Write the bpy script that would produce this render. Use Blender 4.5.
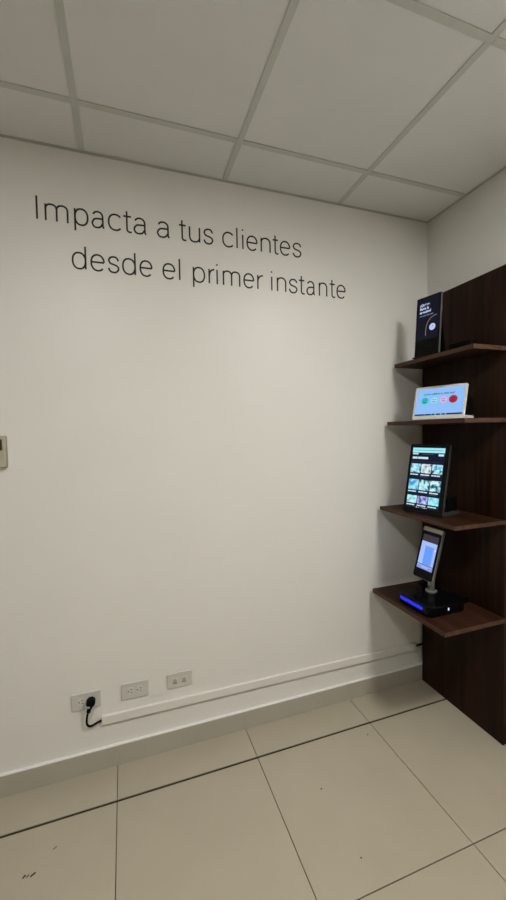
import bpy, bmesh, math, random
from mathutils import Vector, Matrix
random.seed(4)
for o in list(bpy.data.objects): bpy.data.objects.remove(o)
scene = bpy.context.scene
C = scene.collection
PI = math.pi

# ------------------------------------------------------------------ camera
F_PX = 377.7
CAM = Vector((-1.6689, -1.7557, 1.4681))
c_right = Vector((0.94634175, -0.32265004, -0.01828214))
c_up = Vector((0.03113019, 0.03470489, 0.99891265))
c_fwd = Vector((0.32166473, 0.94588188, -0.04288684))
cd = bpy.data.cameras.new('camera')
cd.sensor_fit = 'HORIZONTAL'; cd.sensor_width = 36.0
cd.lens = 36.0 * F_PX / 506.0
cd.clip_start = 0.02
cam = bpy.data.objects.new('camera', cd); C.objects.link(cam)
cam.matrix_world = Matrix(((c_right.x, c_up.x, -c_fwd.x, CAM.x), (c_right.y, c_up.y, -c_fwd.y, CAM.y),
                           (c_right.z, c_up.z, -c_fwd.z, CAM.z), (0, 0, 0, 1)))
scene.camera = cam

# ------------------------------------------------------------------ world, exposure
w = bpy.data.worlds.new('world'); scene.world = w; w.use_nodes = True
w.node_tree.nodes['Background'].inputs[0].default_value = (0.05, 0.05, 0.05, 1)
w.node_tree.nodes['Background'].inputs[1].default_value = 0.2
vs = scene.view_settings
scene.display_settings.display_device = 'sRGB'
vs.view_transform = 'Standard'; vs.look = 'None'; vs.gamma = 1.0; vs.use_curve_mapping = False
vs.exposure = 0.0

# ceiling lamps of the room: (ceiling cell column, ceiling cell row): emission of the round diffuser
LAMP_COLOR = (1.0, 0.968, 0.925)
LAMPS = {(0, 3): 89.0, (3, 3): 63.5}
LAMP_R = 0.19
LAMP_DX = {(0, 3): -0.08, (3, 3): 0.12}     # where each lamp sits inside its ceiling board

# ------------------------------------------------------------------ measures
H = 2.6468                       # ceiling height
ROOM_X0, ROOM_Y0 = -3.45, -4.1   # far corner of the room behind the camera
GRID_X = [0.0] + [-0.5803 - 0.61 * k for k in range(5)] + [ROOM_X0]
GRID_Y = [0.0] + [-0.2547 - 0.61 * k for k in range(7)] + [ROOM_Y0]
TILE = 0.6
TX0, TY0 = -0.5412, -0.1882

# ------------------------------------------------------------------ materials
def lin(r, g, b):
    f = lambda c: (c / 255 / 12.92) if c / 255 <= 0.04045 else ((c / 255 + 0.055) / 1.055) ** 2.4
    return (f(r), f(g), f(b))

def mat(name, col, rough=0.5, metal=0.0, spec=0.5, noise=0.0, nscale=8.0, bump=0.0, bscale=200.0, stretch=None, emit=0.0, ecol=None):
    m = bpy.data.materials.new(name); m.use_nodes = True
    nt = m.node_tree; b = nt.nodes['Principled BSDF']
    b.inputs['Base Color'].default_value = (*col, 1)
    b.inputs['Roughness'].default_value = rough
    b.inputs['Metallic'].default_value = metal
    b.inputs['Specular IOR Level'].default_value = spec
    if noise or bump:
        tc = nt.nodes.new('ShaderNodeTexCoord')
        mp = nt.nodes.new('ShaderNodeMapping')
        nt.links.new(tc.outputs['Object'], mp.inputs['Vector'])
        if stretch: mp.inputs['Scale'].default_value = stretch
    if noise:
        n = nt.nodes.new('ShaderNodeTexNoise'); n.inputs['Scale'].default_value = nscale; n.inputs['Detail'].default_value = 5
        nt.links.new(mp.outputs[0], n.inputs['Vector'])
        r = nt.nodes.new('ShaderNodeValToRGB')
        r.color_ramp.elements[0].position = 0.3; r.color_ramp.elements[1].position = 0.7
        r.color_ramp.elements[0].color = (*[c * (1 - noise) for c in col], 1)
        r.color_ramp.elements[1].color = (*[min(1, c * (1 + noise)) for c in col], 1)
        nt.links.new(n.outputs['Fac'], r.inputs['Fac']); nt.links.new(r.outputs['Color'], b.inputs['Base Color'])
    if bump:
        n2 = nt.nodes.new('ShaderNodeTexNoise'); n2.inputs['Scale'].default_value = bscale; n2.inputs['Detail'].default_value = 3
        nt.links.new(mp.outputs[0], n2.inputs['Vector'])
        bp = nt.nodes.new('ShaderNodeBump'); bp.inputs['Strength'].default_value = bump; bp.inputs['Distance'].default_value = 0.002
        nt.links.new(n2.outputs['Fac'], bp.inputs['Height']); nt.links.new(bp.outputs['Normal'], b.inputs['Normal'])
    if emit:
        b.inputs['Emission Color'].default_value = (*(ecol or col), 1); b.inputs['Emission Strength'].default_value = emit
    return m

def screen_mat(name, col, e=1.0, base=(0.003, 0.003, 0.004)):
    return mat(name, base, rough=0.35, spec=0.1, emit=e, ecol=col)

def photo_mat(name, c0, c1, c2, scale, seed, e=1.0):
    """a small lit thumbnail picture on a screen: blotches of three colours"""
    m = bpy.data.materials.new(name); m.use_nodes = True
    nt = m.node_tree; b = nt.nodes['Principled BSDF']
    b.inputs['Base Color'].default_value = (0.01, 0.01, 0.01, 1); b.inputs['Roughness'].default_value = 0.35
    tc = nt.nodes.new('ShaderNodeTexCoord'); mp = nt.nodes.new('ShaderNodeMapping')
    mp.inputs['Location'].default_value = (seed * 3.1, 0, seed * 1.7)
    nt.links.new(tc.outputs['Object'], mp.inputs['Vector'])
    n = nt.nodes.new('ShaderNodeTexNoise'); n.inputs['Scale'].default_value = scale; n.inputs['Detail'].default_value = 2
    nt.links.new(mp.outputs[0], n.inputs['Vector'])
    r = nt.nodes.new('ShaderNodeValToRGB'); cr = r.color_ramp
    cr.elements[0].position = 0.38; cr.elements[0].color = (*c0, 1)
    cr.elements[1].position = 0.62; cr.elements[1].color = (*c2, 1)
    el = cr.elements.new(0.48); el.color = (*c1, 1)
    nt.links.new(n.outputs['Fac'], r.inputs['Fac']); nt.links.new(r.outputs['Color'], b.inputs['Emission Color'])
    b.inputs['Emission Strength'].default_value = e
    return m

def wood_mat(name, dark, light, rough, axis):
    """walnut melamine: streaks running along the given axis"""
    m = bpy.data.materials.new(name); m.use_nodes = True
    nt = m.node_tree; b = nt.nodes['Principled BSDF']
    b.inputs['Roughness'].default_value = rough; b.inputs['Specular IOR Level'].default_value = 0.14
    tc = nt.nodes.new('ShaderNodeTexCoord'); mp = nt.nodes.new('ShaderNodeMapping')
    s = [26.0, 26.0, 26.0]; s[axis] = 1.1
    mp.inputs['Scale'].default_value = s
    nt.links.new(tc.outputs['Object'], mp.inputs['Vector'])
    n = nt.nodes.new('ShaderNodeTexNoise'); n.inputs['Scale'].default_value = 1.0; n.inputs['Detail'].default_value = 7
    n.inputs['Distortion'].default_value = 0.6
    nt.links.new(mp.outputs[0], n.inputs['Vector'])
    r = nt.nodes.new('ShaderNodeValToRGB')
    r.color_ramp.elements[0].position = 0.32; r.color_ramp.elements[0].color = (*dark, 1)
    r.color_ramp.elements[1].position = 0.68; r.color_ramp.elements[1].color = (*light, 1)
    nt.links.new(n.outputs['Fac'], r.inputs['Fac']); nt.links.new(r.outputs['Color'], b.inputs['Base Color'])
    bp = nt.nodes.new('ShaderNodeBump'); bp.inputs['Strength'].default_value = 0.08; bp.inputs['Distance'].default_value = 0.001
    nt.links.new(n.outputs['Fac'], bp.inputs['Height']); nt.links.new(bp.outputs['Normal'], b.inputs['Normal'])
    return m

M = {}
M['wall'] = mat('white_wall_paint', (0.80, 0.79, 0.745), 0.42, noise=0.012, nscale=3.0, bump=0.10, bscale=90.0)
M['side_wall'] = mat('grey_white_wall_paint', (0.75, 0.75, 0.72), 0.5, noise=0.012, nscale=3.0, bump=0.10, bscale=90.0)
M['room_wall'] = mat('darkened_wall_paint', (0.36, 0.34, 0.30), 0.6, noise=0.012, nscale=3.0)  # unseen left and front walls, darkened to cut bounce light and deepen shadows
M['tile'] = mat('cream_porcelain', (0.43, 0.388, 0.298), 0.28, noise=0.035, nscale=5.0, bump=0.03, bscale=60.0)
M['grout'] = mat('brown_grout', (0.030, 0.022, 0.010), 0.9, noise=0.4, nscale=25.0)
M['base_tile'] = mat('baseboard_porcelain', (0.45, 0.42, 0.345), 0.35, noise=0.03, nscale=6.0)
M['base_edge'] = mat('white_painted_edge', (0.86, 0.85, 0.82), 0.5)
M['ceil_tile'] = mat('mineral_ceiling_board', (0.74, 0.745, 0.725), 0.9, spec=0.2, noise=0.02, nscale=4.0, bump=0.35, bscale=260.0)
M['tee'] = mat('grey_painted_steel', (0.55, 0.565, 0.52), 0.5, noise=0.04, nscale=12.0)
M['angle'] = mat('grey_painted_angle', (0.46, 0.46, 0.42), 0.55, noise=0.04, nscale=12.0)
M['slab'] = mat('dark_plenum', (0.12, 0.12, 0.11), 0.9)
M['ink'] = mat('black_vinyl', (0.012, 0.011, 0.010), 0.55)
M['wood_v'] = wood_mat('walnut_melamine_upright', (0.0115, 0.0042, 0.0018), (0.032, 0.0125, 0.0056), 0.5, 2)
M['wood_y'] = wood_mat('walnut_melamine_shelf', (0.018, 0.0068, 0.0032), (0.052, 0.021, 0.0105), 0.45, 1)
M['wood_edge'] = wood_mat('walnut_edge_band', (0.055, 0.026, 0.016), (0.095, 0.050, 0.034), 0.45, 1)
M['black'] = mat('black_plastic', (0.0028, 0.0028, 0.003), 0.45, spec=0.12)
M['black_gloss'] = mat('black_gloss_plastic', (0.0025, 0.0025, 0.003), 0.15, spec=0.14)
M['rubber'] = mat('black_rubber', (0.003, 0.003, 0.003), 0.6, spec=0.12)
M['silver'] = mat('silver_aluminium', (0.33, 0.33, 0.325), 0.38, metal=0.6)
M['darksilver'] = mat('dark_aluminium', (0.07, 0.07, 0.07), 0.4, metal=0.5)
M['white_plastic'] = mat('white_plastic', (0.72, 0.70, 0.66), 0.35)
M['plate'] = mat('grey_white_plate', (0.60, 0.59, 0.54), 0.38)
M['face'] = mat('receptacle_face', (0.64, 0.63, 0.58), 0.4)
M['hole'] = mat('dark_slot', (0.02, 0.018, 0.015), 0.7)
M['jack'] = mat('tan_jack', (0.42, 0.36, 0.29), 0.5)
M['jack_dark'] = mat('brown_jack_opening', (0.22, 0.18, 0.14), 0.6)
M['duct'] = mat('white_pvc', (0.78, 0.765, 0.71), 0.4)
M['beige'] = mat('beige_plastic', (0.46, 0.43, 0.32), 0.45)
M['beige_dark'] = mat('beige_side_plastic', (0.36, 0.33, 0.25), 0.5)
M['lcd'] = mat('dark_lcd', (0.035, 0.035, 0.02), 0.3)
M['tag'] = mat('pale_grey_tag', (0.45, 0.47, 0.50), 0.5)
M['strip'] = mat('grey_metal_strip', (0.16, 0.155, 0.15), 0.4, metal=0.3)
M['brass'] = mat('steel_pin', (0.5, 0.48, 0.42), 0.3, metal=1.0)

# ------------------------------------------------------------------ helpers
def link(o, parent=None):
    C.objects.link(o)
    if parent is not None: o.parent = parent
    return o

def obj(name, bm, m, parent=None, smooth=False):
    me = bpy.data.meshes.new(name); bm.normal_update(); bm.to_mesh(me); bm.free()
    if m is not None: me.materials.append(m)
    if smooth:
        for p in me.polygons: p.use_smooth = True
    return link(bpy.data.objects.new(name, me), parent)

def from_data(name, verts, faces, m, parent=None):
    me = bpy.data.meshes.new(name); me.from_pydata(verts, [], faces); me.update()
    me.materials.append(m)
    return link(bpy.data.objects.new(name, me), parent)

def box_bm(x0, x1, y0, y1, z0, z1, bevel=0.0, seg=2, bm=None):
    bm = bm or bmesh.new()
    mt = Matrix.Translation(((x0 + x1) / 2, (y0 + y1) / 2, (z0 + z1) / 2)) @ Matrix.Diagonal((abs(x1 - x0), abs(y1 - y0), abs(z1 - z0), 1))
    r = bmesh.ops.create_cube(bm, size=1.0, matrix=mt)
    if bevel:
        es = list({e for v in r['verts'] for e in v.link_edges})
        bmesh.ops.bevel(bm, geom=es, offset=bevel, segments=seg, profile=0.5, affect='EDGES')
    return bm

def box(name, x0, x1, y0, y1, z0, z1, m, parent=None, bevel=0.0, seg=2):
    return obj(name, box_bm(x0, x1, y0, y1, z0, z1, bevel, seg), m, parent)

def rbox_bm(x0, x1, z0, z1, y0, y1, rad, n=6, edge=0.0):
    """slab with rounded corners in the XZ outline, thick along Y (front at y0)"""
    pts = []
    for cx, cz, a0 in ((x1 - rad, z1 - rad, 0), (x0 + rad, z1 - rad, 90), (x0 + rad, z0 + rad, 180), (x1 - rad, z0 + rad, 270)):
        for i in range(n + 1):
            a = math.radians(a0 + 90 * i / n); pts.append((cx + rad * math.cos(a), cz + rad * math.sin(a)))
    bm = bmesh.new()
    def ring(y, ins):
        out = []
        mx, mz = (x0 + x1) / 2, (z0 + z1) / 2
        sx = 1 - 2 * ins / (x1 - x0); sz = 1 - 2 * ins / (z1 - z0)
        for x, z in pts: out.append(bm.verts.new((mx + (x - mx) * sx, y, mz + (z - mz) * sz)))
        return out
    rings = [ring(y0, edge), ring(y0 + edge, 0), ring(y1 - edge, 0), ring(y1, edge)] if edge else [ring(y0, 0), ring(y1, 0)]
    k = len(pts)
    for a, b in zip(rings, rings[1:]):
        for i in range(k): bm.faces.new((a[i], a[(i + 1) % k], b[(i + 1) % k], b[i]))
    bm.faces.new(list(reversed(rings[0]))); bm.faces.new(rings[-1])
    bmesh.ops.recalc_face_normals(bm, faces=bm.faces)
    return bm

def rbox(name, x0, x1, z0, z1, y0, y1, rad, m, parent=None, edge=0.0):
    return obj(name, rbox_bm(x0, x1, z0, z1, y0, y1, rad, 6, edge), m, parent)

def tube_bm(pts, r, n=10, bm=None):
    bm = bm or bmesh.new()
    pts = [Vector(p) for p in pts]; rings = []
    for i, p in enumerate(pts):
        t = (pts[min(i + 1, len(pts) - 1)] - pts[max(i - 1, 0)]).normalized()
        ref = Vector((0, 1, 0)) if abs(t.y) < 0.9 else Vector((1, 0, 0))
        u = t.cross(ref).normalized(); v = t.cross(u).normalized()
        rr = r[i] if isinstance(r, (list, tuple)) else r
        rings.append([bm.verts.new(p + (u * math.cos(2 * PI * k / n) + v * math.sin(2 * PI * k / n)) * rr) for k in range(n)])
    for a, b in zip(rings, rings[1:]):
        for k in range(n): bm.faces.new((a[k], a[(k + 1) % n], b[(k + 1) % n], b[k]))
    bm.faces.new(list(reversed(rings[0]))); bm.faces.new(rings[-1])
    bmesh.ops.recalc_face_normals(bm, faces=bm.faces)
    return bm

def catmull(P, n=8):
    P = [Vector(p) for p in P]; out = []
    for i in range(len(P) - 1):
        p0 = P[max(i - 1, 0)]; p1 = P[i]; p2 = P[i + 1]; p3 = P[min(i + 2, len(P) - 1)]
        for k in range(n):
            t = k / n
            out.append(0.5 * ((2 * p1) + (-p0 + p2) * t + (2 * p0 - 5 * p1 + 4 * p2 - p3) * t * t + (-p0 + 3 * p1 - 3 * p2 + p3) * t ** 3))
    out.append(P[-1]); return out

def disc_bm(cx, cz, r, y, n=24, thick=0.0004, bm=None):
    bm = bm or bmesh.new()
    f = [bm.verts.new((cx + r * math.cos(2 * PI * k / n), y, cz + r * math.sin(2 * PI * k / n))) for k in range(n)]
    b = [bm.verts.new((v.co.x, y + thick, v.co.z)) for v in f]
    bm.faces.new(f); bm.faces.new(list(reversed(b)))
    for k in range(n): bm.faces.new((f[k], b[k], b[(k + 1) % n], f[(k + 1) % n]))
    bmesh.ops.recalc_face_normals(bm, faces=bm.faces)
    return bm

def ribbon_bm(polys, wd, y0, y1, bm=None):
    """strokes of constant width drawn in XZ, front face at y0, back at y1"""
    bm = bm or bmesh.new()
    for poly in polys:
        P = [Vector((p[0], p[1])) for p in poly]
        closed = (P[0] - P[-1]).length < 1e-6 and len(P) > 3
        if closed: P = P[:-1]
        n = len(P); L = []; Rr = []
        for i in range(n):
            a = P[(i - 1) % n] if (closed or i > 0) else P[i]
            b = P[(i + 1) % n] if (closed or i < n - 1) else P[i]
            d1 = (P[i] - a); d2 = (b - P[i])
            d1 = d1.normalized() if d1.length > 1e-9 else d2.normalized()
            d2 = d2.normalized() if d2.length > 1e-9 else d1
            t = (d1 + d2); t = t.normalized() if t.length > 1e-6 else d1
            nn = Vector((-t.y, t.x)); k = wd / 2 / max(0.5, nn.dot(Vector((-d1.y, d1.x))))
            L.append(P[i] + nn * k); Rr.append(P[i] - nn * k)
        vf = [(bm.verts.new((l.x, y0, l.y)), bm.verts.new((r.x, y0, r.y)), bm.verts.new((r.x, y1, r.y)), bm.verts.new((l.x, y1, l.y))) for l, r in zip(L, Rr)]
        rng = range(n) if closed else range(n - 1)
        for i in rng:
            a = vf[i]; b = vf[(i + 1) % n]
            for k in range(4): bm.faces.new((a[k], a[(k + 1) % 4], b[(k + 1) % 4], b[k]))
        if not closed:
            bm.faces.new(vf[0]); bm.faces.new(list(reversed(vf[-1])))
    bmesh.ops.recalc_face_normals(bm, faces=bm.faces)
    return bm

def arc(cx, cy, rx, ry, a0, a1, n=20, k=1.0):
    out = []
    for i in range(n + 1):
        a = math.radians(a0 + (a1 - a0) * i / n); c, s = math.cos(a), math.sin(a)
        out.append((cx + rx * math.copysign(abs(c) ** k, c), cy + ry * math.copysign(abs(s) ** k, s)))
    return out

def thing(name, label, cat, loc=(0, 0, 0), rotz=0.0, group=None):
    o = bpy.data.objects.new(name, None); C.objects.link(o)
    o.empty_display_size = 0.05
    o.location = loc; o.rotation_euler = (0, 0, rotz)
    o['label'] = label; o['category'] = cat
    if group: o['group'] = group
    return o

def struct(o):
    o['kind'] = 'structure'; return o

def text_bm(s, size, m, name, parent, x, z, y, bold=0.0, sx=1.0):
    """flat lettering on a screen: built-in font turned into a mesh"""
    cu = bpy.data.curves.new('lettering', 'FONT'); cu.body = s; cu.size = size; cu.offset = bold; cu.extrude = 0.0001
    t = bpy.data.objects.new('lettering', cu); C.objects.link(t)
    dg = bpy.context.evaluated_depsgraph_get()
    me = bpy.data.meshes.new_from_object(t.evaluated_get(dg))
    bpy.data.objects.remove(t); bpy.data.curves.remove(cu)
    for v in me.vertices: v.co = Vector((x + v.co.x * sx, y - v.co.z, z + v.co.y))
    me.name = name; me.materials.clear(); me.materials.append(m)
    return link(bpy.data.objects.new(name, me), parent)

# ------------------------------------------------------------------ the setting
WT = 0.1
struct(box('wall_back', ROOM_X0 - WT, WT, 0, WT, -0.05, H + 0.25, M['wall']))
struct(box('wall_right', 0, WT, ROOM_Y0 - WT, 0, -0.05, H + 0.25, M['side_wall']))
struct(box('wall_left', ROOM_X0 - WT, ROOM_X0, ROOM_Y0 - WT, 0, -0.05, H + 0.25, M['room_wall']))
struct(box('wall_front', ROOM_X0, 0, ROOM_Y0 - WT, ROOM_Y0, -0.05, H + 0.25, M['room_wall']))

# floor: grout bed with single porcelain tiles laid on it
floor = struct(box('floor', ROOM_X0, 0, ROOM_Y0, 0, -0.05, -0.0035, M['grout']))
xs = sorted({x for x in [TX0 + TILE * k for k in range(-6, 2)] if ROOM_X0 < x < 0} | {ROOM_X0, 0.0})
ys = sorted({y for y in [TY0 - TILE * k for k in range(0, 8)] if ROOM_Y0 < y < 0} | {ROOM_Y0, 0.0})
tile_cache = {}
for i in range(len(xs) - 1):
    for j in range(len(ys) - 1):
        gx = 0.0014
        lo = 0.0018; hi = 0.0018
        if abs(ys[j] - TY0) < 1e-6: lo = 0.0062          # the wide joint in front of the cut row
        if abs(ys[j + 1] - TY0) < 1e-6: hi = 0.0054
        wx = xs[i + 1] - xs[i] - 2 * gx; wy = ys[j + 1] - ys[j] - lo - hi
        key = (round(wx, 4), round(wy, 4))
        if key not in tile_cache:
            t = box('floor_tile', -wx / 2, wx / 2, -wy / 2, wy / 2, -0.008, 0.0, M['tile'], floor, 0.0008, 1); tile_cache[key] = t.data
        else:
            t = link(bpy.data.objects.new('floor_tile', tile_cache[key]), floor)
        t.location = ((xs[i] + xs[i + 1]) / 2, (ys[j] + lo + ys[j + 1] - hi) / 2, random.uniform(-0.0002, 0.0002))

# black scuffs on the floor tiles
def scuff(x, y, l, wd, ang):
    o = obj('scuff_mark', rbox_bm(-l / 2, l / 2, -wd / 2, wd / 2, 0, 0.0003, wd * 0.45, 3), M['hole'], floor)
    o.rotation_euler = (PI / 2, 0, ang); o.location = (x, y, 0.0007)
for sc in ((-2.032, -0.362, 0.012, 0.006, 0.9), (-2.021, -0.364, 0.011, 0.004, 0.8), (-2.005, -0.365, 0.018, 0.006, 0.55), (-1.949, -0.298, 0.013, 0.003, 0.6),
           (-0.945, -0.422, 0.007, 0.006, 0.0), (-0.597, -0.251, 0.007, 0.005, 0.5), (-0.941, -0.693, 0.006, 0.005, 0.0)): scuff(*sc)

# baseboard: a row of porcelain skirting tiles with a painted top edge
BBT = 0.014; BBH = 0.091
bb = thing('baseboard_back', '', ''); 
del bb['label']; del bb['category']; struct(bb)
edges = sorted({x for x in [TX0 + TILE * k for k in range(-6, 1)] if ROOM_X0 < x < -0.004} | {ROOM_X0, -0.004})
for a, b in zip(edges, edges[1:]):
    t = box('baseboard_tile', a + 0.0001, b - 0.0001, -BBT, -0.0003, 0.0, BBH, M['base_tile'], bb, 0.0004, 1)
box('painted_top_edge', ROOM_X0, -0.004, -BBT - 0.0004, -0.0003, BBH - 0.0025, BBH + 0.0035, M['base_edge'], bb, 0.0012, 1)
br = thing('baseboard_right', '', ''); del br['label']; del br['category']; struct(br)
yy = [-0.525] + [TY0 - TILE * k for k in range(1, 7) if TY0 - TILE * k > ROOM_Y0] + [ROOM_Y0]
for a, b in zip(yy, yy[1:]):
    box('baseboard_tile', -BBT, -0.0003, b + 0.0006, a - 0.0006, 0.001, BBH, M['base_tile'], br, 0.001, 1)
box('painted_top_edge', -BBT - 0.0004, -0.0003, ROOM_Y0, -0.525, BBH - 0.0025, BBH + 0.0035, M['base_edge'], br, 0.0012, 1)

# suspended ceiling: slab above, tee bars, boards
ceiling = struct(box('ceiling', ROOM_X0, 0, ROOM_Y0, 0, H + 0.2, H + 0.25, M['slab']))
TB = 0.024
for x in GRID_X[1:-1]:
    box('tee_bar', x - TB / 2, x + TB / 2, ROOM_Y0, -0.001, H - 0.0010, H + 0.0006, M['tee'], ceiling)
    box('tee_web', x - 0.0015, x + 0.0015, ROOM_Y0, -0.001, H + 0.0006, H + 0.03, M['tee'], ceiling)
for y in GRID_Y[1:-1]:
    for a, b in zip(GRID_X, GRID_X[1:]):
        x1 = a - (TB / 2 if a != 0.0 else 0.001); x0 = b + (TB / 2 if b != ROOM_X0 else 0.001)
        box('cross_tee', x0, x1, y - TB / 2, y + TB / 2, H - 0.0016, H + 0.0006, M['tee'], ceiling)
AW = 0.014
box('wall_angle', ROOM_X0, 0, -AW, -0.0003, H - 0.0018, H - 0.0002, M['angle'], ceiling)
box('wall_angle', -AW, -0.0003, ROOM_Y0, -AW, H - 0.0018, H - 0.0002, M['angle'], ceiling)
box('wall_angle', ROOM_X0 + 0.0003, ROOM_X0 + AW, ROOM_Y0, -AW, H - 0.0018, H - 0.0002, M['angle'], ceiling)
box('wall_angle', ROOM_X0 + AW, -AW, ROOM_Y0 + 0.0003, ROOM_Y0 + AW, H - 0.0018, H - 0.0002, M['angle'], ceiling)
rows = {}
for i in range(len(GRID_X) - 1):
    for j in range(len(GRID_Y) - 1):
        wx = GRID_X[i] - GRID_X[i + 1] - 0.007; wy = GRID_Y[j] - GRID_Y[j + 1] - 0.007
        key = (round(wx, 4), round(wy, 4))
        if key not in rows:
            t = box('ceiling_board', -wx / 2, wx / 2, -wy / 2, wy / 2, 0, 0.014, M['ceil_tile'], ceiling, 0.0015, 1); rows[key] = t.data
        else:
            t = link(bpy.data.objects.new('ceiling_board', rows[key]), ceiling)
        t.location = ((GRID_X[i] + GRID_X[i + 1]) / 2, (GRID_Y[j] + GRID_Y[j + 1]) / 2, H + 0.0012 + random.uniform(0, 0.001))
        t.rotation_euler = (random.uniform(-0.001, 0.001), random.uniform(-0.001, 0.001), 0)
        if (i, j) == (2, 0): t.rotation_euler = (-0.030, 0.006, 0); t.location.z += 0.0045

# lit round downlights set into two ceiling boards (they stand above the photographer)
M['led'] = mat('lit_led_diffuser', (0.8, 0.8, 0.8), 0.5)
for k, ((i, j), e) in enumerate(LAMPS.items()):
    x = (GRID_X[i] + GRID_X[i + 1]) / 2; y = (GRID_Y[j] + GRID_Y[j + 1]) / 2
    x += LAMP_DX[(i, j)]
    lamp = thing('ceiling_lamp', 'round white LED downlight in the ceiling ' + ('nearest the walnut shelf unit' if i == 0 else 'farther from the walnut shelf unit'), 'lamp', (x, y, H - 0.013))
    n = 48; rb = bmesh.new(); prof = [(LAMP_R, 0.003), (LAMP_R + 0.004, 0.0), (LAMP_R + 0.012, 0.002), (LAMP_R + 0.016, 0.0135), (LAMP_R, 0.0135)]
    rg = [[rb.verts.new((r * math.cos(2 * PI * q / n), r * math.sin(2 * PI * q / n), z)) for q in range(n)] for r, z in prof]
    for c in range(len(prof)):
        A_, B_ = rg[c], rg[(c + 1) % len(prof)]
        for q in range(n): rb.faces.new((A_[q], A_[(q + 1) % n], B_[(q + 1) % n], B_[q]))
    bmesh.ops.recalc_face_normals(rb, faces=rb.faces)
    obj('frame', rb, M['white_plastic'], lamp)
    lm = M['led'].copy(); lm.name = 'lit_led_diffuser'
    bs = lm.node_tree.nodes['Principled BSDF']
    bs.inputs['Emission Color'].default_value = (*LAMP_COLOR, 1); bs.inputs['Emission Strength'].default_value = e
    db_ = disc_bm(0, 0, LAMP_R, 0, 48, 0.006)
    for v in db_.verts: v.co = Vector((v.co.x, v.co.z, v.co.y + 0.004))
    bmesh.ops.recalc_face_normals(db_, faces=db_.faces)
    obj('diffuser', db_, lm, lamp)

# ------------------------------------------------------------------ shelf unit
PX = -0.05; PY0, PY1 = -0.519, -0.017
unit = thing('shelf_unit', 'dark walnut wall panel with four shelves stepping deeper towards the floor', 'shelf', (0, 0, 0))
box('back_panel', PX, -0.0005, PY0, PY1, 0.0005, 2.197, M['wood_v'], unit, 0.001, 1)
SH = [(1.835, -0.25, 0.0195), (1.519, -0.30, 0.0195), (1.057, -0.35, 0.0175), (0.604, -0.40, 0.0195)]
SY0, SY1 = -0.524, -0.026
for z, x, ST in SH:
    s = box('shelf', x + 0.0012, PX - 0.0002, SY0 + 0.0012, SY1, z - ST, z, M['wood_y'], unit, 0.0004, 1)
    box('edge_band', x, x + 0.0012, SY0, SY1, z - ST, z - 0.0002, M['wood_edge'], s)
    box('edge_band', x + 0.0012, PX - 0.0002, SY0, SY0 + 0.0012, z - ST, z - 0.0002, M['wood_edge'], s)

# ------------------------------------------------------------------ lettering on the wall
XH = 0.0655
def gl(ch):
    if ch == 'I': return [[(0, 0), (0, 1.40)]]
    if ch == 'l': return [[(0, 0), (0, 1.42)]]
    if ch == 'i': return [[(0, 0), (0, 1.0)], [(0, 1.29), (0, 1.40)]]
    if ch == 'n': return [[(0, 0), (0, 1.0)], [(0, 0.58)] + arc(0.5, 0.62, 0.5, 0.38, 170, 0, 18, 0.85) + [(1, 0)]]
    if ch == 'm': return [[(0, 0), (0, 1.0)], [(0, 0.64)] + arc(0.25, 0.68, 0.25, 0.32, 170, 0, 14, 0.85) + [(0.5, 0)],
                          [(0.5, 0.64)] + arc(0.75, 0.68, 0.25, 0.32, 170, 0, 14, 0.85) + [(1, 0)]]
    if ch == 'u': return [[(1, 0), (1, 1.0)], [(0, 1)] + arc(0.5, 0.38, 0.5, 0.38, 180, 350, 18, 0.85)]
    if ch == 'p': return [[(0, -0.37), (0, 1.0)], arc(0.5, 0.5, 0.5, 0.5, 0, 360, 36, 0.88)]
    if ch == 'd': return [[(1, 0), (1, 1.42)], arc(0.5, 0.5, 0.5, 0.5, 0, 360, 36, 0.88)]
    if ch == 'c': return [arc(0.54, 0.5, 0.54, 0.5, 42, 318, 28, 0.9)]
    if ch == 'e': return [[(0.02, 0.53), (1.0, 0.53)], arc(0.5, 0.5, 0.5, 0.5, 4, 318, 32, 0.9)]
    if ch == 'r': return [[(0, 0), (0, 1.0)], [(0, 0.5)] + arc(0.95, 0.5, 0.95, 0.48, 165, 84, 10)]
    if ch == 't': return [[(0.42, 1.33), (0.42, 0.2)] + arc(0.72, 0.2, 0.3, 0.2, 190, 275, 8) + [(1.0, 0.01)], [(0, 1.0), (0.95, 1.0)]]
    if ch == 'a': return [arc(0.48, 0.66, 0.42, 0.34, 155, 0, 16, 0.9) + [(0.90, 0.14), (0.93, 0.05), (1.0, 0.0)],
                          [tuple(p)[:2] for p in catmull([(0.90, 0.57, 0), (0.5, 0.565, 0), (0.2, 0.52, 0), (0.0, 0.28, 0), (0.14, 0.05, 0), (0.40, 0.0, 0), (0.68, 0.06, 0), (0.90, 0.28, 0)], 6)]]
    if ch == 's': return [[tuple(p)[:2] for p in catmull([(0.96, 0.76, 0), (0.80, 0.95, 0), (0.50, 1.0, 0), (0.18, 0.93, 0), (0.05, 0.74, 0), (0.22, 0.57, 0), (0.50, 0.51, 0), (0.82, 0.43, 0),
                                                          (0.97, 0.26, 0), (0.80, 0.06, 0), (0.50, 0.0, 0), (0.18, 0.06, 0), (0.0, 0.26, 0)], 5)]]
    raise KeyError(ch)

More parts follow.
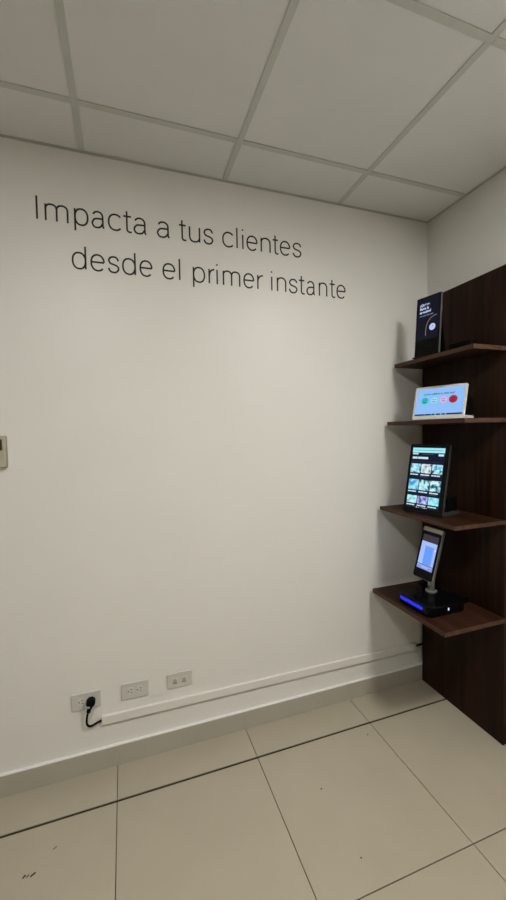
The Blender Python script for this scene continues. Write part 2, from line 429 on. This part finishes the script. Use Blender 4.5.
# (character, left edge, right edge) along the wall in metres
L1 = [('I', -1.9739, -1.9739), ('m', -1.9426, -1.8617), ('p', -1.8339, -1.7854), ('a', -1.7676, -1.7221), ('c', -1.703, -1.6535), ('t', -1.6433, -1.6096), ('a', -1.5992, -1.5497), ('a', -1.5001, -1.4495), ('t', -1.4051, -1.3736), ('u', -1.3581, -1.3127), ('s', -1.2922, -1.2503), ('c', -1.202, -1.1518), ('l', -1.1331, -1.1331), ('i', -1.1042, -1.1042), ('e', -1.0826, -1.0323), ('n', -1.0107, -0.9649), ('t', -0.9501, -0.9209), ('e', -0.9092, -0.8601), ('s', -0.8415, -0.7973)]
L2 = [('d', -1.8489, -1.7996), ('e', -1.7775, -1.7271), ('s', -1.7096, -1.6676), ('d', -1.6512, -1.6008), ('e', -1.579, -1.53), ('e', -1.4806, -1.4298), ('l', -1.4079, -1.4079), ('p', -1.3446, -1.294), ('r', -1.2714, -1.2476), ('i', -1.2337, -1.2337), ('m', -1.2034, -1.1237), ('e', -1.1016, -1.0529), ('r', -1.0314, -1.006), ('i', -0.9588, -0.9588), ('n', -0.9285, -0.8844), ('s', -0.8643, -0.8219), ('t', -0.8114, -0.7795), ('a', -0.7666, -0.7234), ('n', -0.6957, -0.6533), ('t', -0.6356, -0.6036), ('e', -0.5917, -0.5435)]
def lettering(name, label, items, z):
    x_left = items[0][1]
    t = thing(name, label, 'lettering', (x_left, 0, z))
    for ch, u0, u1 in items:
        X0 = u0 - x_left; X1 = u1 - x_left
        polys = [[(X0 + px * (X1 - X0), py * XH) for px, py in poly] for poly in gl(ch)]
        obj('letter', ribbon_bm(polys, 0.0071, -0.0011, -0.0001), M['ink'], t)
lettering('wall_lettering', 'upper line of thin black wall letters reading Impacta a tus clientes', L1, 2.351)
lettering('wall_lettering', 'lower line of thin black wall letters reading desde el primer instante', L2, 2.1715)

# ------------------------------------------------------------------ outlets, data plate, duct, cords
def plate(t, wd=0.118, ht=0.074):
    rbox('plate', -wd / 2, wd / 2, -ht / 2, ht / 2, -0.0065, -0.0002, 0.005, M['plate'], t, 0.0015)
def receptacle(t, dx, skip=False):
    r = rbox('receptacle', dx - 0.0145, dx + 0.0145, -0.0165, 0.0165, -0.0078, -0.006, 0.009, M['face'], t, 0.0004)
    b = disc_bm(dx - 0.0085, 0, 0.0028, -0.0083, 12); obj('ground_hole', b, M['hole'], r)
    for s in (-1, 1): box('slot', dx + 0.0005, dx + 0.0085, -0.0083, -0.0077, s * 0.0064 - 0.0012, s * 0.0064 + 0.0012, M['hole'], r)
def outlet(x, z, rot, label):
    t = thing('wall_outlet', label, 'outlet', (x, 0, z), 0, 'wall outlets above the cable duct'); t.rotation_euler = (0, rot, 0)
    plate(t); receptacle(t, -0.0195); receptacle(t, 0.0195)
    return t
outlet(-1.861, 0.321, 0.0, 'white double outlet plate with a black plug in its right socket')
outlet(-1.6585, 0.3205, 0.015, 'white double outlet plate with both sockets empty')
dp = thing('data_outlet', 'white data plate with two tan network jacks', 'outlet', (-1.4585, 0, 0.3225)); dp.rotation_euler = (0, 0.0, 0)
plate(dp, 0.116, 0.070)
for dx in (-0.021, 0.021):
    j = rbox('jack', dx - 0.012, dx + 0.012, -0.017, 0.013, -0.0075, -0.006, 0.001, M['face'], dp, 0.0004)
    box('port', dx - 0.0095, dx + 0.0095, -0.0082, -0.0074, -0.014, 0.000, M['jack'], j)
    box('port_shutter', dx - 0.006, dx + 0.006, -0.0086, -0.0081, 0.000, 0.008, M['jack'], j)
    box('contact_slot', dx - 0.0095, dx + 0.0095, -0.0087, -0.0081, -0.014, -0.010, M['jack_dark'], j)

duct_l, duct_r = -1.801, -0.092
duct = thing('cable_duct', 'long white plastic cable duct above the baseboard', 'cable duct', (duct_l, 0, 0.2195))
dl = duct_r - duct_l; duct.rotation_euler = (0, math.atan2(0.0125, dl), 0)
db = box_bm(0, dl, -0.013, -0.0003, -0.019, 0.019, 0.0012, 1); obj('trough', db, M['duct'], duct)
box('lid', 0, dl, -0.0150, -0.0131, -0.0185, 0.0185, M['duct'], duct, 0.0006, 1)

cord = thing('power_cable', 'black power cord plugged into the wall outlet, bending into the white duct', 'cable', (-1.8415, 0, 0.321))
# plug: flat round head seated in the right socket, cable leaving downwards
pl = tube_bm([(0, -0.0086, 0), (0, -0.011, 0), (0, -0.030, -0.001), (0, -0.034, -0.001)], [0.017, 0.0185, 0.0185, 0.0165], 24)
plug = obj('plug', pl, M['rubber'], cord, False)
obj('strain_relief', tube_bm(catmull([(0, -0.024, -0.010), (-0.006, -0.027, -0.024), (-0.0105, -0.028, -0.040)], 4), [0.011] * 4 + [0.009] * 4 + [0.0062], 14), M['rubber'], plug)
tg = rbox('label_tag', -0.013, 0.003, -0.010, -0.0035, -0.0365, -0.0345, 0.002, M['tag'], plug); tg.rotation_euler = (0, 0.25, 0); tg.location = (-0.004, 0.0, -0.007)
cab = catmull([(-0.0105, -0.028, -0.038), (-0.0155, -0.027, -0.055), (-0.0190, -0.024, -0.080), (-0.0165, -0.021, -0.098), (-0.0060, -0.018, -0.1085),
               (0.012, -0.012, -0.1085), (0.028, -0.009, -0.1045), (0.0425, -0.0085, -0.102)], 6)
obj('cable', tube_bm(cab, 0.0046, 12), M['rubber'], cord, True)

stub = thing('power_cable', 'short black cable coming out of the duct end behind the walnut panel', 'cable', (-0.091, -0.0075, 0.207))
obj('cable', tube_bm(catmull([(0.001, 0, 0.001), (0.02, 0, 0.001), (0.04, 0.001, 0.002), (0.062, 0.001, 0.003), (0.08, 0.001, 0.003)], 4), 0.0044, 10), M['rubber'], stub, True)
obj('sleeve', tube_bm([(0.026, 0, 0.0012), (0.036, 0.0005, 0.0018)], 0.0062, 10), M['rubber'], stub)

# thermostat at the left edge of the photograph
th = thing('thermostat', 'beige wall thermostat with a dark display at the left edge', 'thermostat', (-2.161, 0, 1.4145))
rbox('housing', -0.045, 0.045, -0.0625, 0.0625, -0.024, -0.0003, 0.008, M['beige'], th, 0.003)
rbox('back_plate', -0.0465, 0.0465, -0.064, 0.064, -0.008, -0.0004, 0.006, M['beige_dark'], th)
rbox('display', -0.028, 0.0345, 0.006, 0.050, -0.0247, -0.023, 0.003, M['lcd'], th)
for k in range(3): rbox('button', -0.030 + 0.021 * k, -0.014 + 0.021 * k, -0.032, -0.022, -0.0258, -0.0235, 0.003, M['beige_dark'], th)

# ------------------------------------------------------------------ screens on the shelves
def words(parent, m, x0, x1, z, h, y, gaps=(0.5,)):
    """one line of unreadably small print: word-long strokes"""
    L = x1 - x0; cuts = [0] + list(gaps) + [1]
    for a, b in zip(cuts, cuts[1:]):
        box('text_word', x0 + L * a + L * 0.012, x0 + L * b - L * 0.02, y - 0.0002, y + 0.0001, z - h / 2, z + h / 2, m, parent)

E1 = {}
E1['d1bg'] = screen_mat('dark_navy_screen', lin(17, 18, 32), 1.0)
E1['d1txt'] = screen_mat('bright_text', lin(200, 212, 245), 1.0)
E1['d1sub'] = screen_mat('dim_text', lin(105, 112, 150), 1.0)
E1['d1ring'] = screen_mat('tan_ring', lin(140, 125, 120), 1.0)
E1['d1dot'] = screen_mat('pale_blue_disc', lin(190, 200, 245), 1.0)
E1['d1ico'] = screen_mat('blue_icon', lin(120, 135, 215), 1.0)

def yaw_rot(deg): return math.radians(deg) + PI / 2

# --- upper shelf: black portrait kiosk display with a speaker section under the screen
t = thing('kiosk_display', 'black portrait display with a dark screen and speaker below, on the top shelf', 'display', (-0.237, -0.240, 1.8355), yaw_rot(191))
W1, H1 = 0.133, 0.303
p = rbox('body', -W1 / 2, W1 / 2, 0.004, H1, 0, 0.010, 0.003, M['black'], t, 0.001)
TLT = math.radians(-4.5); p.rotation_euler = (TLT, 0, 0); p.location = (0, 0, 0.0)
rbox('side_frame', W1 / 2, W1 / 2 + 0.0016, 0.010, H1 - 0.001, 0.001, 0.011, 0.001, M['strip'], p)
s = rbox('screen', -W1 / 2 + 0.007, W1 / 2 - 0.007, 0.088, H1 - 0.008, -0.0006, 0.0002, 0.002, E1['d1bg'], p)
zt = H1 - 0.008
for k, (line, sz) in enumerate((('\u00bfQu\u00e9 te', 0.0165), ('llama la', 0.0165), ('atenci\u00f3n?', 0.0165))):
    text_bm(line, sz, E1['d1txt'], 'text_line', s, -W1 / 2 + 0.021, zt - 0.037 - 0.0180 * k, -0.0009, 0.0006, 1.0)
words(s, E1['d1sub'], -W1 / 2 + 0.021, W1 / 2 - 0.035, zt - 0.0865, 0.0055, -0.0008, (0.22, 0.5, 0.74))
obj('ring', ribbon_bm([arc(0.054, 0.118, 0.062, 0.080, 92, 186, 24, 0.8)], 0.0028, -0.0010, -0.0006), E1['d1ring'], s)
obj('disc', disc_bm(0.028, 0.143, 0.0165, -0.0012, 28), E1['d1dot'], s)
obj('disc_icon', ribbon_bm([[(0.024, 0.137), (0.032, 0.149)], [(0.027, 0.149), (0.032, 0.149), (0.032, 0.143)]], 0.002, -0.0016, -0.0012), E1['d1ico'], s)
rbox('speaker_grille', -W1 / 2 + 0.010, W1 / 2 - 0.010, 0.012, 0.080, -0.0008, 0.0, 0.004, M['rubber'], p)
obj('speaker_ring', ribbon_bm([arc(0.0, 0.046, 0.026, 0.026, 0, 360, 32)], 0.003, -0.0016, -0.0008), M['black'], p)
# foot and rear strut
box('foot', -W1 / 2 - 0.004, W1 / 2 + 0.002, -0.012, 0.070, 0.0, 0.006, M['black'], t, 0.002)
st = box('rear_strut', -0.035, 0.035, 0.012, 0.020, 0.004, 0.24, M['black'], t, 0.002); st.rotation_euler = (math.radians(10), 0, 0); st.location = (0.030, 0.052, 0)

# --- second shelf: white landscape tablet in a dock
t = thing('tablet', 'white landscape tablet with a pale blue survey screen on the second shelf', 'tablet', (-0.243, -0.315, 1.5195), yaw_rot(202))
W2, H2 = 0.246, 0.174
E2 = {'bg': screen_mat('pale_blue_screen', lin(142, 190, 246), 1.0), 'txt': screen_mat('dark_blue_text', lin(52, 60, 90), 1.0),
      'teal': screen_mat('teal_icon', lin(38, 190, 192), 1.0), 'cyan': screen_mat('cyan_icon', lin(160, 214, 246), 1.0), 'pink': screen_mat('pink_icon', lin(200, 188, 240), 1.0),
      'red': screen_mat('red_icon', lin(175, 42, 62), 1.0), 'black': screen_mat('dark_icon', lin(25, 28, 40), 1.0), 'tealring': screen_mat('teal_ring', lin(95, 205, 200), 1.0),
      'pinkring': screen_mat('pink_ring', lin(225, 150, 190), 1.0), 'redmark': screen_mat('red_mark', lin(190, 60, 90), 1.0), 'tealmark': screen_mat('teal_mark', lin(30, 120, 125), 1.0)}
p = rbox('body', -W2 / 2, W2 / 2, 0.002, H2, 0, 0.009, 0.009, M['white_plastic'], t, 0.0018)
p.rotation_euler = (math.radians(-16.2), 0, 0); p.location = (0, 0, 0.001)
s = rbox('screen', -W2 / 2 + 0.011, W2 / 2 - 0.009, 0.022, H2 - 0.012, -0.0006, 0.0002, 0.001, E2['bg'], p)
obj('camera_lens', disc_bm(0, H2 - 0.006, 0.0018, -0.0006, 12), M['hole'], p)
text_bm('\u00bfC\u00f3mo calificas tu visita hoy?', 0.0128, E2['txt'], 'text_line', s, -0.077, 0.128, -0.0009, 0.00025, 0.98)
def face(cx, fill, ring, mark, kind, r=0.0175):
    d = obj('icon_disc', disc_bm(cx, 0.099, r, -0.0010, 28), fill, s)
    if ring: obj('icon_ring', ribbon_bm([arc(cx, 0.099, r, r, 0, 360, 32)], 0.0018, -0.0013, -0.0010), ring, s)
    fb = disc_bm(cx - r * 0.30, 0.099 + r * 0.28, r * 0.15, -0.0015, 10); disc_bm(cx + r * 0.30, 0.099 + r * 0.28, r * 0.15, -0.0015, 10, bm=fb)
    mouth = arc(cx, 0.099 - r * (0.15 if kind > 0 else 0.62), r * 0.42, r * 0.36, 200 if kind > 0 else 20, 340 if kind > 0 else 160, 10)
    ribbon_bm([mouth], 0.0032, -0.0015, -0.0011, fb); obj('icon_face', fb, mark, s)
face(-0.068, E2['teal'], None, E2['black'], 1); face(-0.023, E2['cyan'], E2['tealring'], E2['tealmark'], 1)
face(0.0215, E2['pink'], E2['pinkring'], E2['redmark'], -1); face(0.0655, E2['red'], None, E2['black'], -1, 0.0195)
for k, (a, b) in enumerate(((-0.110, -0.062), (-0.060, -0.030), (-0.026, -0.012), (-0.006, 0.014), (0.020, 0.036), (0.041, 0.113))):
    box('menu_bar_item', a, b, -0.0010, -0.0006, 0.0226, 0.0300, E2['black'], s)
# dock behind: white foot and dark wedge
dk = rbox('dock_foot', -W2 / 2 + 0.05, W2 / 2 + 0.012, 0.0, 0.016, 0.012, 0.085, 0.004, M['white_plastic'], t, 0.001)
wv = [(0.0, 0.030, 0.009), (0.10, 0.030, 0.009), (0.10, 0.115, 0.009), (0.0, 0.115, 0.009), (0.0, 0.040, 0.10), (0.10, 0.040, 0.10), (0.10, 0.075, 0.10), (0.0, 0.075, 0.10)]
from_data('dock_back', [(x + 0.03, y, z) for x, y, z in wv], [(0, 3, 2, 1), (4, 5, 6, 7), (0, 1, 5, 4), (1, 2, 6, 5), (2, 3, 7, 6), (3, 0, 4, 7)], M['black'], t)

# --- third shelf: large black portrait touch display
t = thing('touch_display', 'large black portrait display with rows of thumbnails on the third shelf', 'display', (-0.297, -0.276, 1.0575), yaw_rot(193.5))
W3, H3 = 0.209, 0.349
E3 = {'bg': screen_mat('navy_screen', lin(16, 24, 42), 1.0), 'head': screen_mat('cyan_header', lin(160, 234, 244), 1.0), 'txt': screen_mat('white_text', lin(205, 228, 240), 1.0),
      'dim': screen_mat('dim_blue_text', lin(60, 70, 105), 1.0), 'line': screen_mat('dark_line', lin(40, 45, 75), 1.0), 'strip': screen_mat('deep_blue_header_text', lin(70, 150, 175), 1.0)}
p = rbox('body', -W3 / 2, W3 / 2, 0.001, H3, 0, 0.012, 0.005, M['black_gloss'], t, 0.001)
p.rotation_euler = (math.radians(-11.5), 0, 0); p.location = (0, 0, 0.001)
rbox('side_frame', W3 / 2, W3 / 2 + 0.002, 0.006, H3 - 0.003, 0.001, 0.013, 0.0008, M['darksilver'], p)
sx0, sx1, sz0, sz1 = -W3 / 2 + 0.013, W3 / 2 - 0.019, 0.026, H3 - 0.017
SW, SHH = sx1 - sx0, sz1 - sz0
s = rbox('screen', sx0, sx1, sz0, sz1, -0.0006, 0.0002, 0.001, E3['bg'], p)
X = lambda f: sx0 + SW * f
Z = lambda f: sz1 - SHH * f
hb = box('header_bar', X(0.02), X(0.99), -0.0010, -0.0006, Z(0.088), Z(0.008), E3['head'], s)
box('text_word', X(0.08), X(0.93), -0.0013, -0.0010, Z(0.052), Z(0.044), E3['strip'], s)
words(s, E3['txt'], X(0.03), X(0.21), Z(0.108), 0.0075, -0.0008, (0.55,))
words(s, E3['dim'], X(0.32), X(0.68), Z(0.113), 0.004, -0.0008, (0.2, 0.45, 0.8))
box('button', X(0.82), X(0.97), -0.0010, -0.0006, Z(0.138), Z(0.106), E3['txt'], s)
words(s, E3['txt'], X(0.03), X(0.53), Z(0.176), 0.0105, -0.0008, (0.34,))
words(s, E3['line'], X(0.03), X(0.88), Z(0.238), 0.0035, -0.0008, (0.2, 0.5, 0.7))
A = lin(215, 242, 250); Bc = lin(40, 60, 85); Ccy = lin(120, 205, 230)
pal = [(Bc, Ccy, A), (lin(25, 30, 45), lin(190, 200, 205), A), (lin(20, 26, 40), Ccy, A),
       (lin(60, 140, 205), lin(120, 205, 235), lin(160, 232, 245)), (lin(25, 40, 50), lin(140, 215, 225), A), (lin(30, 60, 80), lin(110, 190, 200), A),
       (lin(30, 50, 70), lin(150, 225, 235), A), (lin(60, 60, 130), lin(150, 150, 225), lin(190, 215, 245)), (lin(110, 195, 215), lin(140, 225, 235), lin(170, 238, 245))]
zrows = [(0.275, 0.425), (0.535, 0.705), (0.80, 0.925)]
k = 0
for r, (za, zb) in enumerate(zrows):
    for c in range(3):
        xa = X(0.015 + 0.328 * c); xb = X(0.015 + 0.328 * c + 0.305)
        th_ = rbox('thumbnail', xa, xb, Z(zb), Z(za), -0.0010, -0.0006, 0.003, photo_mat('thumbnail_picture', *pal[k], 38 + 8 * (k % 3), k), s)
        words(s, E3['txt'], xa, xa + (xb - xa) * (0.85 if c != 1 else 0.9), Z(zb + 0.030), 0.0058, -0.0008, (0.45,) if k % 2 else (0.3, 0.62))
        if k in (1, 5): words(s, E3['dim'], xa, xa + (xb - xa) * 0.7, Z(zb + 0.058), 0.005, -0.0008, (0.5,))
        k += 1
for q in range(6): obj('page_dot', disc_bm(X(0.34 + 0.06 * q), Z(0.985), 0.0022 if q % 2 else 0.0030, -0.0009, 10), E3['txt'] if q != 2 else E3['dim'], s)
# foot: flat base plate and rear stand box
box('foot', -W3 / 2 + 0.004, W3 / 2 + 0.001, 0.010, 0.155, 0.0, 0.012, M['darksilver'], t, 0.002)
box('power_box', -0.02, 0.080, 0.095, 0.172, 0.0122, 0.078, M['black'], t, 0.004)
wv = [(-0.075, 0.050, 0.012), (0.075, 0.050, 0.012), (0.075, 0.094, 0.012), (-0.075, 0.094, 0.012), (-0.07, 0.062, 0.15), (0.07, 0.062, 0.15), (0.07, 0.080, 0.15), (-0.07, 0.080, 0.15)]
from_data('rear_stand', wv, [(0, 3, 2, 1), (4, 5, 6, 7), (0, 1, 5, 4), (1, 2, 6, 5), (2, 3, 7, 6), (3, 0, 4, 7)], M['black'], t)

# --- lowest shelf: face terminal on a post over a black base with a blue light strip
t = thing('face_terminal', 'silver-edged upright terminal on a post over a black base with a blue light bar', 'terminal', (-0.260, -0.300, 0.6045), yaw_rot(181))
E4 = {'bg': screen_mat('grey_blue_screen', lin(60, 55, 62), 1.0), 'sky': screen_mat('pale_blue_picture', lin(165, 190, 250), 1.0), 'blue': screen_mat('blue_picture', lin(100, 158, 250), 1.0),
      'dark': screen_mat('dark_blue_band', lin(40, 60, 120), 1.0), 'mid': screen_mat('periwinkle_band', lin(135, 150, 225), 1.0), 'white': screen_mat('white_glint', lin(215, 225, 255), 1.0)}
# base (local x = right seen from its front, local y = depth behind the front face at -0.112)
bw, bd, bh = 0.106, 0.114, 0.048
def base_bm(ins, z0, z1, rad=0.03):
    bm = rbox_bm(-bw + ins, bw - ins, -bd + ins, bd - ins, z0, z1, rad, 6, 0.004)
    for v in bm.verts: v.co = Vector((v.co.x, v.co.z, v.co.y))
    bmesh.ops.recalc_face_normals(bm, faces=bm.faces)
    return bm
base = obj('base', base_bm(0.0, 0.003, bh), M['black_gloss'], t)
obj('base_foot', base_bm(0.006, 0.0, 0.004), M['rubber'], base)
led = mat('blue_led_bar', (0.0, 0.0, 0.02), 0.4, emit=1.5, ecol=lin(24, 34, 250))
ledi = mat('deep_blue_led_rim', (0.0, 0.0, 0.02), 0.4, emit=0.9, ecol=lin(20, 20, 220))
lb = rbox('led_bar', -0.084, 0.064, 0.0225, 0.0390, -bd - 0.0012, -bd + 0.002, 0.008, ledi, base)
rbox('led_core', -0.081, 0.061, 0.0260, 0.0355, -bd - 0.0018, -bd - 0.001, 0.005, led, lb)
wl = box('status_light', bw - 0.001, bw + 0.0008, -0.004, 0.003, 0.022, 0.034, screen_mat('white_blue_status_led', lin(190, 205, 255), 1.4), base)
obj('post_collar', tube_bm([(-0.044, 0.046, bh - 0.001), (-0.044, 0.046, bh + 0.006), (-0.044, 0.046, bh + 0.009)], [0.028, 0.028, 0.022], 28), M['silver'], t, False)
obj('post', tube_bm([(-0.044, 0.046, bh + 0.005), (-0.044, 0.046, bh + 0.064)], 0.0165, 24), M['silver'], t, True)
W4, H4 = 0.132, 0.268
p = rbox('body', -W4 / 2, W4 / 2, 0.0, H4, 0, 0.012, 0.010, M['silver'], t, 0.001)
p.rotation_euler = (math.radians(-16.5), 0, 0); p.location = (-0.082, 0.025, 0.1000)
gp = rbox('glass_front', -W4 / 2 + 0.001, W4 / 2 - 0.006, 0.002, H4 - 0.024, -0.0012, 0.0005, 0.008, M['black_gloss'], p)
rbox('top_cap', -W4 / 2 + 0.004, W4 / 2 - 0.003, H4 - 0.022, H4 - 0.003, -0.002, 0.001, 0.006, M['white_plastic'], p)
s = rbox('screen', -W4 / 2 + 0.014, W4 / 2 - 0.018, 0.048, H4 - 0.042, -0.0018, -0.0010, 0.001, E4['bg'], gp)
u0, u1 = -W4 / 2 + 0.014, W4 / 2 - 0.018
z0, z1 = 0.048, H4 - 0.042
zz = lambda f: z1 - (z1 - z0) * f; uu = lambda f: u0 + (u1 - u0) * f
box('picture', u0, u1, -0.0022, -0.0018, zz(1.0), zz(0.20), E4['sky'], s)
box('picture_door', uu(0.30), uu(0.80), -0.0025, -0.0022, zz(0.86), zz(0.33), E4['blue'], s)
box('picture_door_frame', uu(0.26), uu(0.86), -0.0026, -0.0022, zz(0.35), zz(0.32), E4['mid'], s)
box('picture_door_frame', uu(0.82), uu(0.86), -0.0026, -0.0022, zz(0.86), zz(0.35), E4['mid'], s)
box('picture_band', u0, u1, -0.0025, -0.0022, zz(0.885), zz(0.865), E4['dark'], s)
box('picture_band', u0, u1, -0.0025, -0.0022, zz(1.0), zz(0.91), E4['mid'], s)
box('picture_button', uu(0.30), uu(0.72), -0.0028, -0.0025, zz(0.955), zz(0.925), E4['sky'], s)
rbox('picture_glint', uu(0.90), uu(0.97), zz(0.42), zz(0.36), -0.0028, -0.0022, 0.002, E4['white'], s)
obj('camera_lens', disc_bm(-0.012, H4 - 0.032, 0.0035, -0.0016, 14), M['hole'], gp)

# dark adapters and cable lying behind the devices
def adapter(label, loc, rz, size, pts):
    a = thing('power_adapter', label, 'adapter', loc, rz, 'black power adapters on the shelves')
    box('housing', -size[0] / 2, size[0] / 2, -size[1] / 2, size[1] / 2, 0, size[2], M['black'], a, 0.005)
    obj('cable', tube_bm(catmull(pts, 6), 0.003, 8), M['rubber'], a, True)
adapter('small black power adapter behind the display on the top shelf', (-0.100, -0.330, 1.8352), 0.1, (0.045, 0.12, 0.060),
        [(0, 0.052, 0.015), (0.015, 0.085, 0.008), (0.03, 0.13, 0.004), (0.035, 0.20, 0.004)])
adapter('black power adapter with looping cable behind the terminal on the lowest shelf', (-0.086, -0.30, 0.6042), 0.1, (0.040, 0.09, 0.030),
        [(0, 0.048, 0.016), (-0.005, 0.085, 0.03), (0.0, 0.12, 0.055), (0.012, 0.15, 0.035), (0.005, 0.19, 0.006), (-0.01, 0.23, 0.004)])
